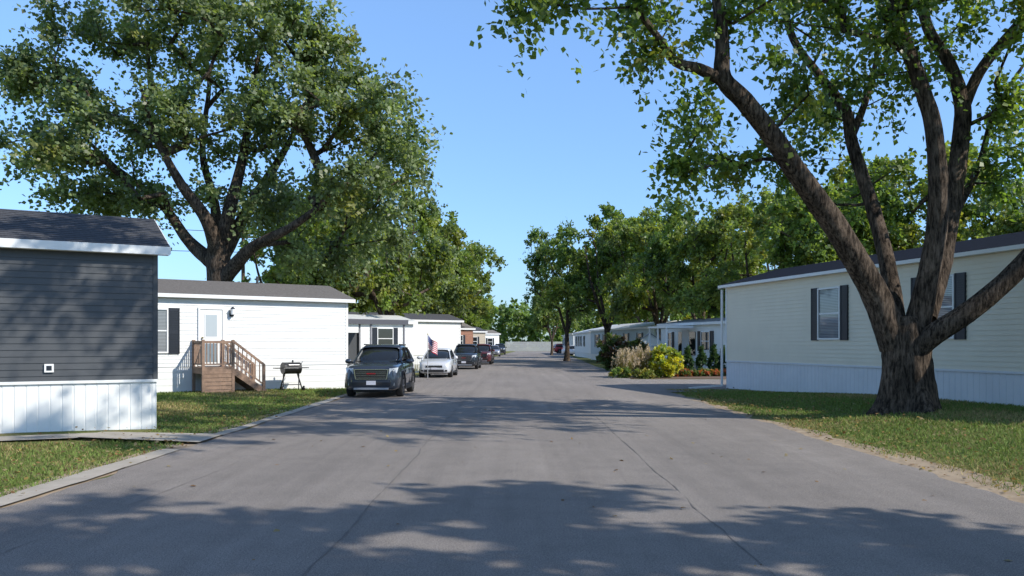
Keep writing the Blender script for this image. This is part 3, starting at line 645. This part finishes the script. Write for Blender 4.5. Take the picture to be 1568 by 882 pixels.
for x in (2.45,3.6,4.75): m.box(x,x+0.1,-2.15,-2.05,0,2.719,WHITE2)
m.box(2.4,4.9,-2.2,-.1,0.0,0.55,TAN); m.box(3.0,3.9,-0.06,-.015,0.72,2.6,mat('door_white',(0.6,0.6,0.6),0.5)); m.box(2.5,2.95,-0.05,-.015,1.0,2.5,GLS); m.box(3.95,4.7,-0.05,-.015,1.0,2.5,GLS)
for x in np.arange(2.55,4.8,0.14): m.box(x,x+0.035,-2.12,-2.08,0.56,1.45,WHITE2)
m.obj('porch',eH)
house('pale_blue_mobile_home',Bp(905,92),Bp(1002,72),0.6,3.2,3.7,roof=METW,wall=BLU,wins=ww(2,5,8,12,16),simple=True)
house('white_mobile_home',Bp(880,118),Bp(905,98),0.6,3.2,3.7,roof=METW,wall=WHITE,wins=ww(2,5,8,12),simple=True)
house('white_mobile_home',Bp(862,150),Bp(878,125),0.6,3.2,3.7,roof=SHIN2,wall=WHITE,wins=ww(2,5,8,12),simple=True)
def shed():
    x,y=Bp(995,63); e=empty('garden_shed',(x,y,0),-0.15); m=MB(); w=1.15
    siding(m,(-w,0),(w,0),0,1.75,WHITE); siding(m,(w,0),(w,2.4),0,1.75,WHITE); siding(m,(-w,2.4),(-w,0),0,1.75,WHITE); siding(m,(w,2.4),(-w,2.4),0,1.75,WHITE)
    m.poly([(-w,0,1.75),(w,0,1.75),(0,0,2.5)],WHITE); m.poly([(-w,2.4,1.75),(0,2.4,2.5),(w,2.4,1.75)],WHITE)
    for s in (-1,1): m.add([(s*(w+.15),-.15,1.67),(0,-.15,2.56),(0,2.55,2.56),(s*(w+.15),2.55,1.67),(s*(w+.15),-.15,1.6),(0,-.15,2.49),(0,2.55,2.49),(s*(w+.15),2.55,1.6)],[(0,1,2,3),(4,5,6,7),(0,1,5,4),(2,3,7,6),(0,3,7,4)],mat('blue_gray_roof',(0.12,0.17,0.25),0.8))
    m.box(-0.5,0.5,-0.04,-0.016,0.05,1.6,mat('shed_door',(0.5,0.55,0.6),0.6)); m.box(-0.01,0.01,-0.045,-0.041,0.05,1.6,BLK); m.obj('shed_body',e)
shed()
e=empty('vinyl_fence',(0,0,0)); m=MB(); fx0,fx1=-1.5,11.5
n=60
FEN=mat('fence_weathered',(0.5,0.48,0.45),0.7,var=0.1)
for i in range(n):
    x=fx0+(fx1-fx0)*i/n; m.box(x,x+0.17,194,194.04,0,2.15+0.03*(i%2),FEN)
m.box(fx0,fx1,194.041,194.08,0.4,0.5,FEN); m.box(fx0,fx1,194.041,194.08,1.5,1.6,FEN); m.obj('pickets',e)
e=empty('white_railing_fence',(*Bp(632,47.5),0),0.5); m=MB()
for i in range(12): m.box(i*0.12-0.3,i*0.12-0.26,-0.02,0.02,0.12,0.95,WHITE2)
for z in (0.12,0.92): m.box(-0.35,1.15,-0.035,-0.021,z,z+0.07,WHITE2)
for x in (-0.4,1.15): m.box(x,x+0.1,-0.05,0.05,-0.02,1.1,WHITE2)
m.obj('railing',e)
# power lines and poles at the left
def wires():
    K=mat('cable_black',(0.02,0.02,0.02),0.6); pw=mat('pole_wood',(0.14,0.10,0.07),0.9,var=0.2,vscale=5)
    e=empty('power_lines',(0,0,0)); m=MB()
    ends=[(Vector((-62,46,13.2)),Vector((-19,60,9.6))),(Vector((-62,46,11.0)),Vector((-19,60,8.2)))]
    for a,b in ends:
        pr=None
        for i in range(25):
            t=i/24; p=a.lerp(b,t); p.z-=4*0.9*t*(1-t)
            if pr is not None: m.cyl(pr,p,0.022,0.022,K,5,caps=False)
            pr=p
    m.obj('cables',e)
    for x,y,h in ((-62,46,13.6),(-19,60,9.9)):
        q=empty('utility_pole',(x,y,0)); m=MB(); m.cyl((0,0,-.1),(0,0,h),0.16,0.11,pw,10); m.box(-0.9,0.9,-0.06,0.06,h-0.7,h-0.58,pw)
        for k in (-.8,.8): m.cyl((k,0,h-.58),(k,0,h-.44),.04,.03,K,8)
        m.obj('pole',q)
wires()
def flag():
    x,y=Bp(655,42.2); e=empty('american_flag',(x,y,0)); m=MB()
    m.cyl((0,0,0),(0.0,0,2.2),0.018,0.014,mat('pole_metal',(0.6,0.6,0.6),0.4,metal=.5)); m.ball((0,0,2.22),0.03,mat('gold',(0.6,0.45,0.1),0.3,metal=1),8,6); m.obj('pole',e)
    R_=mat('flag_red',(0.55,0.02,0.03),0.7); W_=mat('flag_white',(0.75,0.75,0.75),0.7); B_=mat('flag_blue',(0.02,0.04,0.2),0.7)
    m=MB(); K=12
    def pt(i,j):
        u=i/K; v=j/13; return (0.02+u*0.46,0.07*math.sin(u*7+v*1.5),2.17-v*0.62-u*0.45-0.05*math.sin(u*5))
    for j in range(13):
        for i in range(K):
            mm=B_ if (i<5 and j<7) else (R_ if j%2==0 else W_)
            m.add([pt(i,j),pt(i+1,j),pt(i+1,j+1),pt(i,j+1)],[(0,1,2,3)],mm)
    for i in range(4):
        for j in range(3):
            a=pt(i+0.6,j*2+1.2); m.box(a[0]-.01,a[0]+.01,a[1]-.012,a[1]-.004,a[2]-.01,a[2]+.01,W_)
    m.obj('cloth',e)
flag()
# ---------------------------------------------------------------- shrubs
def shrub(name,px,d,r,h,cols,n=60,size=0.1,shape='round',yel=0,ycol=(0.3,0.3,0.03),nt=8,nl=14):
    rg=np.random.default_rng(int(px*7)); x,y=Bp(px,d); e=empty(name,(x,y,gh(x,y)-0.02))
    v=norm(rg.normal(size=(n,3)))*rg.uniform(0.3,1,(n,1))**0.4; v[:,2]=(v[:,2]*0.5+0.5)
    p=v*np.array([r,r,h]); 
    if shape=='cone': p[:,:2]*=(1.05-p[:,2:3]/h)
    p[:,2]=p[:,2]*0.92+0.05
    V,Q=grow([[(0,0,-0.05,0.05),(0,0,h*0.15,0.045),(0.02,0,h*0.3,0.03)]],p,rg,r0=0.006,R=0.05,sides=3,nseg=6,flare=0.2,seglen=0.4)
    o=bpy.data.objects.new('branches',np_mesh('branches',V,quads=Q,mats=[BARK])); link(o,e)
    V,Q,C=foliage(p,(0,0,h*0.3),0.22*r**0.5,nt,nl,size,cols,rg,yellow=yel,ycol=ycol,droop=0.05)
    V[:,2]=np.maximum(V[:,2],0.01)
    o=bpy.data.objects.new('leaves',np_mesh('leaves',V,quads=Q,mats=[LEAF],col=C)); link(o,e)
shrub('yellow_green_shrub',1018,43.5,0.85,1.65,[(0.38,0.38,0.04),(0.48,0.44,0.05),(0.20,0.25,0.05)],90,0.11)
shrub('burgundy_shrub',940,54,1.0,2.4,[(0.10,0.07,0.045),(0.12,0.07,0.05),(0.09,0.13,0.045),(0.08,0.11,0.04),(0.10,0.10,0.045)],100,0.14)
shrub('dark_shrub',975,57,0.9,2.2,[(0.09,0.13,0.045),(0.12,0.12,0.05)],70,0.14)
for px in (1053,1074,1093,1108): shrub('arborvitae',px,46.6,0.40,1.65+0.1*(px%3),[(0.045,0.09,0.035),(0.055,0.10,0.035)],80,0.07,'cone')
for i,px in enumerate(range(1038,1112,9)): shrub('flowering_plant',px,44.6+0.12*i,0.34,0.32,[(0.10,0.15,0.045),(0.16,0.18,0.05)],24,0.06,yel=0.4,ycol=(0.6,0.06,0.05))
shrub('flowering_plant',950,42.8,0.5,0.5,[(0.12,0.18,0.05)],30,0.08,yel=0.3,ycol=(0.6,0.5,0.1)); shrub('flowering_plant',985,42.4,0.5,0.4,[(0.16,0.19,0.05)],30,0.08,yel=0.4,ycol=(0.5,0.4,0.1))
def pampas(px,d,h,r,n,seed):
    rg=np.random.default_rng(seed); x,y=Bp(px,d); e=empty('ornamental_grass',(x,y,0))
    a=rg.uniform(0,6.283,n); s=rg.uniform(0.1,1,n)*r; hh=h*rg.uniform(0.55,1,n)*(1-0.35*(s/r)**2)
    dx=np.cos(a);dy=np.sin(a); w=0.016; Vv=[];K=4
    for k in range(K+1):
        t=k/K; px_=dx*(0.12+s*t**1.8);py_=dy*(0.12+s*t**1.8);pz=hh*(t-0.22*(s/r)*t**3)
        ww_=w*(1-t*0.8); Vv.append(np.stack([px_-dy*ww_,py_+dx*ww_,pz],1)); Vv.append(np.stack([px_+dy*ww_,py_-dx*ww_,pz],1))
    V=np.stack(Vv,1); idx=np.arange(n)[:,None]*(2*K+2)
    Q=np.vstack([np.hstack([idx+2*k,idx+2*k+1,idx+2*k+3,idx+2*k+2]) for k in range(K)])
    c=np.array([(0.26,0.26,0.08),(0.44,0.35,0.17),(0.34,0.31,0.11)])[rg.integers(0,3,n)]
    o=bpy.data.objects.new('blades',np_mesh('blades',V.reshape(-1,3),quads=Q,mats=[BLADE],col=np.repeat(c,2*K+2,axis=0))); link(o,e)
    m=n//8; i=rg.choice(n,m,False); pc=np.stack([dx[i]*(0.12+s[i]),dy[i]*(0.12+s[i]),hh[i]*0.95],1)
    C=np.repeat(pc,10,0)+rg.normal(size=(m*10,3))*np.array([0.03,0.03,0.1]); A=norm(rg.normal(size=C.shape)*0.3+np.array([0,0,1])); Nn=norm(rg.normal(size=C.shape))
    V,Q=leaf_quads(C,A,Nn,np.full(len(C),0.13),np.full(len(C),0.05)); col=np.full((len(V),3),0.0)+np.array([0.48,0.38,0.26])
    o=bpy.data.objects.new('plumes',np_mesh('plumes',V,quads=Q,mats=[BLADE],col=col)); link(o,e)
pampas(958,43.6,1.5,0.6,900,1); pampas(984,44.2,1.6,0.65,900,2)
strip('mulch_bed',[(5.6,41.5),(6.0,47)],[(13.5,41.9),(13,47)],0.012,mat('mulch',(0.10,0.06,0.04),0.95,vscale=8,col2=(0.18,0.12,0.08)),0.0)
# ---------------------------------------------------------------- cars
TIRE=mat('tire',(0.02,0.02,0.02),0.85); RIM=mat('alloy_rim',(0.45,0.45,0.47),0.3,metal=0.9); CHR=mat('chrome',(0.7,0.7,0.72),0.12,metal=1.0)
PLAS=mat('black_plastic',(0.02,0.02,0.021),0.6); LAMP=mat('headlamp',(0.55,0.58,0.6),0.08,coat=1.0); PLATE=mat('plate',(0.6,0.6,0.65),0.4); TAIL=mat('tail_lamp',(0.25,0.01,0.01),0.15,coat=1)
def loft(mb,rings,m,cap=True,smooth=True):
    n=len(rings[0]); vs=[p for r in rings for p in r]; fs=[]
    for i in range(len(rings)-1):
        for j in range(n): fs.append((i*n+j,i*n+(j+1)%n,(i+1)*n+(j+1)%n,(i+1)*n+j))
    if cap: fs+=[tuple(range(n-1,-1,-1)),tuple((len(rings)-1)*n+j for j in range(n))]
    mb.add(vs,fs,m,smooth)
def car(name,kind,paint,loc,rz):
    e=empty(name,loc,rz)
    if kind=='suv':
        L,W,H,wb,wr=4.63,1.84,1.68,2.72,0.36
        body=[(2.31,.36,.74,.60),(2.27,.26,.90,.76),(2.15,.23,1.0,.85),(1.9,.22,1.05,.90),(1.4,.22,1.08,.92),(.95,.22,1.11,.92),(0,.22,1.12,.92),(-1,.22,1.14,.92),(-1.8,.24,1.16,.90),(-2.15,.28,1.14,.87),(-2.27,.32,1.02,.82),(-2.31,.4,.9,.72)]
        gh_=[(1.02,1.10,.66,.80),(.3,1.60,.63,.85),(-.2,1.66,.66,.86),(-1.0,1.67,.66,.86),(-1.7,1.63,.62,.84),(-2.0,1.56,.6,.82),(-2.2,1.16,.62,.80)]
    else:
        L,W,H,wb,wr=4.4,1.72,1.46,2.6,0.31
        body=[(2.2,.34,.58,.55),(2.15,.22,.70,.70),(2.0,.2,.78,.78),(1.7,.2,.85,.84),(1.2,.2,.93,.86),(.9,.2,.96,.86),(0,.2,.97,.86),(-1,.2,.99,.86),(-1.6,.22,1.01,.84),(-2.0,.26,.99,.80),(-2.16,.32,.9,.74),(-2.2,.4,.8,.62)]
        gh_=[(1.3,.93,.60,.76),(.35,1.40,.56,.79),(-.2,1.46,.58,.80),(-.8,1.44,.57,.80),(-1.3,1.34,.55,.78),(-1.85,1.0,.6,.72)]
    A=np.array(sorted(body))
    rings=[]
    for x,zb,zt,hw in body:
        zm=zb+(zt-zb)*0.55; half=[(0,zb),(hw*.8,zb),(hw*.97,zb+.06),(hw,zm-.08),(hw*1.0,zm),(hw*.985,zm+.06),(hw*.93,zt-.05),(hw*.84,zt),(hw*.45,zt+.025),(0,zt+.035)]
        ring=[(x,y,z) for y,z in half]+[(x,-y,z) for y,z in half[-2:0:-1]]
        rings.append(ring)
    mb=MB(); loft(mb,rings,paint); o=mb.obj('body',e)
    s=o.modifiers.new('s','SUBSURF'); s.levels=2; s.render_levels=2
    cut=MB()
    for sx in (1,-1):
        for sy in (1,-1): cut.cyl((sx*wb/2,sy*(W/2-.27),wr+.02),(sx*wb/2,sy*(W/2+.3),wr+.02),wr+.065,wr+.065,PLAS,28)
    co=cut.obj('cut',None)
    b=o.modifiers.new('b','BOOLEAN'); b.operation='DIFFERENCE'; b.object=co; b.solver='EXACT'
    co.matrix_world=Matrix.LocRotScale(Vector(loc),Matrix.Rotation(rz,3,'Z'),None)
    bpy.context.view_layer.update(); dg=bpy.context.evaluated_depsgraph_get()
    nm=bpy.data.meshes.new_from_object(o.evaluated_get(dg)); o.modifiers.clear(); o.data=nm
    bpy.data.objects.remove(co)
    gr=[]
    for x,zt,ht,hb in gh_:
        belt=float(np.interp(x,A[:,0],A[:,2]))-0.05
        half=[(hb,belt),(hb*.5+ht*.5+.03,(belt+zt)/2) ,(ht,zt-.07) if zt-.07>belt+.01 else (ht,belt+.02),(ht*.86,zt-.01),(ht*.45,zt+.015),(0,zt+.02)]
        gr.append([(x,y,z) for y,z in half]+[(x,-y,z) for y,z in half[-2::-1]])
    mb=MB(); loft(mb,gr,GLS); g=mb.obj('windows',e); 
    s=g.modifiers.new('s','SUBSURF'); s.levels=1; s.render_levels=1
    mb=MB()
    rr=[]
    for k,(x,zt,ht,hb) in enumerate(gh_[1:-1]):
        half=[(ht*1.03+.012,zt-.085),(ht*1.03,zt-.045),(ht*.9,zt+.012),(ht*.45,zt+.034),(0,zt+.04)]
        top=[(x,y,z) for y,z in half]+[(x,-y,z) for y,z in half[-2::-1]]
        bot=[(p[0],p[1]*.97,p[2]-.03) for p in reversed(top)]
        rr.append(top+bot)
    loft(mb,rr,paint)
    def pil(i,j,r=0.035,mm=paint):
        for sy in (1,-1):
            a=gh_[i];b_=gh_[j]; ba=float(np.interp(a[0],A[:,0],A[:,2]))-.03
            mb.beam((a[0],sy*(a[3]+.0),ba),(b_[0],sy*(b_[2]+.015),b_[1]-.06),r*1.2,r*1.6,mm)
    pil(0,1); pil(-1,-2,0.06)
    for sy in (1,-1):
        for xx in ((-.25,-1.15) if kind=='suv' else (-.25,)):
            zt,ht,hb=[float(np.interp(xx,[q[0] for q in sorted(gh_)],[q[k] for q in sorted(gh_)])) for k in (1,2,3)]
            mb.beam((xx,sy*(hb+.006),1.08 if kind=='suv' else .94),(xx-.04,sy*(ht+.03),zt-.07),0.03,0.08,PLAS)
        for xx in (.75,-.25,-1.15): mb.box(xx-.006,xx+.006,sy*W/2*.985-.01,sy*W/2*.985+.012,.38,1.0 if kind=='suv' else .88,PLAS)
        for xx in (-.05,-.98): mb.box(xx-.09,xx+.09,sy*(W/2-.005)-.02,sy*(W/2-.005)+.02,.88 if kind=='suv' else .78,.91 if kind=='suv' else .81,CHR if kind=='suv' else paint)
        mb.box(-wb/2+wr+.1,wb/2-wr-.1,sy*(W/2-.03)-.035,sy*(W/2-.03)+.035,.22,.36 if kind=='suv' else .26,PLAS)
        zz=1.14 if kind=='suv' else 1.0
        mb.ball((.72,sy*(W/2+.10),zz),0.12,paint,10,8,(0.6,1,0.7)); mb.beam((.75,sy*(W/2-.1),zz-.04),(.72,sy*(W/2+.06),zz-.03),.06,.05,PLAS)
        mb.box(-L/2+.02,-L/2+.16,sy*.62-.14 if sy>0 else -.76,sy*.62+.14 if sy>0 else -.48,.85,1.02,TAIL)
        if kind=='suv':
            for sx in (1,-1):
                n=14
                for i in range(n):
                    a0=math.pi*(i/n)*1.1-.16;a1=math.pi*((i+1)/n)*1.1-.16; rr_=wr+.085
                    mb.beam((sx*wb/2+rr_*math.cos(a0),sy*(W/2-.015),wr+.02+rr_*math.sin(a0)),(sx*wb/2+rr_*math.cos(a1),sy*(W/2-.015),wr+.02+rr_*math.sin(a1)),.05,.05,PLAS)
    fx=L/2
    if kind=='suv':
        mb.box(fx-.12,fx-.0,-.52,.52,.62,.90,PLAS)
        for i in range(4): mb.box(fx-.0,fx+.012,-.47,.47,.66+i*.055,.668+i*.055,CHR)
        for a in ((-.56,.56,.895,.915),(-.5,.5,.60,.615)): mb.box(fx-.1,fx+.02,a[0],a[1],a[2],a[3],CHR)
        for sy in (1,-1): mb.beam((fx+.0,sy*.54,.91),(fx+.0,sy*.49,.61),.03,.03,CHR)
        mb.box(fx+.012,fx+.02,-.14,.14,.758,.795,mat('badge_red',(0.35,0.02,0.02),0.3))
        mb.box(fx-.1,fx+.01,-.62,.62,.40,.50,PLAS); mb.box(fx-.08,fx+.015,-.55,.55,.27,.33,mat('skid_silver',(0.4,0.4,0.42),0.4,metal=.6))
        mb.box(fx+.011,fx+.02,-.15,.15,.42,.55,PLATE)
        for sy in (1,-1):
            mb.add([(fx-.02,sy*.57,.93),(fx-.02,sy*.57,.76),(fx-.13,sy*.80,.80),(fx-.22,sy*.84,.97),(fx-.12,sy*.57,.95),(fx-.12,sy*.57,.76),(fx-.24,sy*.78,.80),(fx-.32,sy*.82,.97)],[(0,1,2,3),(4,5,6,7),(0,3,7,4),(1,2,6,5),(2,3,7,6)],LAMP)
            mb.beam((fx-.03,sy*.6,.52),(fx-.13,sy*.74,.60),.04,.08,CHR); mb.box(fx-.15,fx-.05,sy*.66-.07,sy*.66+.07,.40,.50,LAMP)
            mb.beam((.1,sy*.6,1.70),(-1.8,sy*.58,1.68),.035,.04,PLAS)
    else:
        mb.box(fx-.1,fx+.005,-.42,.42,.52,.60,PLAS); mb.box(fx-.06,fx+.012,-.42,.42,.61,.63,CHR); mb.box(fx-.08,fx+.01,-.5,.5,.28,.42,PLAS); mb.box(fx+.011,fx+.02,-.15,.15,.42,.52,PLATE)
        for sy in (1,-1):
            mb.add([(fx-.03,sy*.46,.66),(fx-.02,sy*.46,.55),(fx-.13,sy*.70,.58),(fx-.32,sy*.79,.80),(fx-.14,sy*.46,.66),(fx-.14,sy*.46,.55),(fx-.24,sy*.68,.58),(fx-.42,sy*.77,.80)],[(0,1,2,3),(4,5,6,7),(0,3,7,4),(1,2,6,5),(2,3,7,6)],LAMP)
            mb.box(fx-.12,fx-.02,sy*.6-.07,sy*.6+.07,.32,.40,PLAS)
    mb.box(-L/2+.3,L/2-.3,-W/2+.3,W/2-.3,.18,.3,PLAS)
    mb.obj('trim',e)
    w=MB()
    for sx in (1,-1):
        for sy in (1,-1):
            cx=sx*wb/2; y1=sy*(W/2-.01); y0=sy*(W/2-.23)
            prof=[(y0,wr*.8),(y0,wr*.96),(y0+sy*.03,wr),(y1-sy*.03,wr),(y1,wr*.95),(y1,wr*.70),(y1-sy*.02,wr*.66),(y1-sy*.07,wr*.62)]
            n=24; vs=[(cx+r*math.cos(2*math.pi*i/n),y,wr+r*math.sin(2*math.pi*i/n)) for y,r in prof for i in range(n)]
            w.add(vs,[(k*n+i,k*n+(i+1)%n,(k+1)*n+(i+1)%n,(k+1)*n+i) for k in range(len(prof)-1) for i in range(n)],TIRE,True)
            w.cyl((cx,y1-sy*.08,wr),(cx,y1-sy*.1,wr),wr*.64,wr*.64,PLAS,24)
            for k in range(6):
                a=k*math.pi/3; w.beam((cx,y1-sy*.03,wr),(cx+wr*.63*math.cos(a),y1-sy*.035,wr+wr*.63*math.sin(a)),.07,.03,RIM)
            w.cyl((cx,y1-sy*.05,wr),(cx,y1-sy*.015,wr),.06,.05,RIM,12)
    w.obj('wheels',e)
    return e
def paint(n,c,me=0.3): return mat(n,c,0.35,metal=me,coat=1.0)
GRA=paint('graphite_paint',(0.05,0.062,0.08),0.5); WHP=paint('white_paint',(0.62,0.63,0.64),0.1); BLP=paint('black_paint',(0.02,0.024,0.03)); RDP=paint('maroon_paint',(0.12,0.02,0.02)); SLP=paint('silver_paint',(0.4,0.4,0.42),0.6); REDP=paint('red_paint',(0.4,0.02,0.02),0.1)
H=-math.pi/2
def gx(px,d): return (px-784)/F*d
car('parked_suv','suv',GRA,(gx(567.5,26.8),29.2,0.018),H)
car('parked_sedan','sedan',WHP,(gx(667,43),45.0,0.018),H-0.03)
car('parked_suv','suv',BLP,(gx(712,57),59,0.018),H-0.03)
car('parked_suv','suv',RDP,(gx(737,70),72,0.018),H-0.03)
car('parked_sedan','sedan',SLP,(gx(756,112),114,0.018),H)
car('parked_suv','suv',BLP,(gx(765,132),134,0.018),H)
car('parked_suv','suv',REDP,(gx(868,150),152,0.018),0.2)
car('parked_sedan','sedan',WHP,(gx(885,120),122,0.018),-0.6)
# ---------------------------------------------------------------- light & camera
EL=math.radians(38); AZ=math.atan2(0.90,-0.43)
S=Vector((math.sin(AZ)*math.cos(EL),math.cos(AZ)*math.cos(EL),math.sin(EL)))
sd=bpy.data.lights.new('sun','SUN'); sd.energy=5.0; sd.angle=math.radians(0.5); sd.color=(1.0,0.945,0.86)
so=bpy.data.objects.new('sun',sd); so.rotation_euler=S.to_track_quat('Z','Y').to_euler(); link(so)
w=bpy.data.worlds.new('World'); scene.world=w; w.use_nodes=True; nt=w.node_tree
sk=nt.nodes.new('ShaderNodeTexSky'); sk.sky_type='NISHITA'; sk.sun_disc=False; sk.sun_elevation=EL; sk.sun_rotation=AZ; sk.air_density=1.0; sk.dust_density=0.3; sk.ozone_density=1.5
bg=nt.nodes['Background']; bg.inputs['Strength'].default_value=0.145
tc=nt.nodes.new('ShaderNodeTexCoord'); sx=nt.nodes.new('ShaderNodeSeparateXYZ'); nt.links.new(tc.outputs['Generated'],sx.inputs[0])
rp=nt.nodes.new('ShaderNodeValToRGB'); e=rp.color_ramp.elements; e[0].position=0.0; e[0].color=(0.52,0.74,1.08,1); e[1].position=0.45; e[1].color=(1.42,1.66,1.9,1)
e2=e.new(0.12); e2.color=(0.82,1.06,1.42,1)
e3=e.new(0.85); e3.color=(1.4,1.35,1.4,1)
mx=nt.nodes.new('ShaderNodeMixRGB'); mx.blend_type='MULTIPLY'; mx.inputs[0].default_value=1
nt.links.new(sx.outputs['Z'],rp.inputs[0]); nt.links.new(sk.outputs[0],mx.inputs[1]); nt.links.new(rp.outputs[0],mx.inputs[2]); nt.links.new(mx.outputs[0],bg.inputs['Color'])
cd=bpy.data.cameras.new('camera'); cd.sensor_width=36; cd.lens=36*F/1568; cd.shift_y=85/1568; cd.clip_end=5000; cd.clip_start=0.1
co=bpy.data.objects.new('camera',cd); co.location=(0,0,CZ); co.rotation_euler=(math.pi/2,0,0); link(co); scene.camera=co
scene.view_settings.view_transform='Standard'; scene.view_settings.look='None'; scene.view_settings.exposure=0
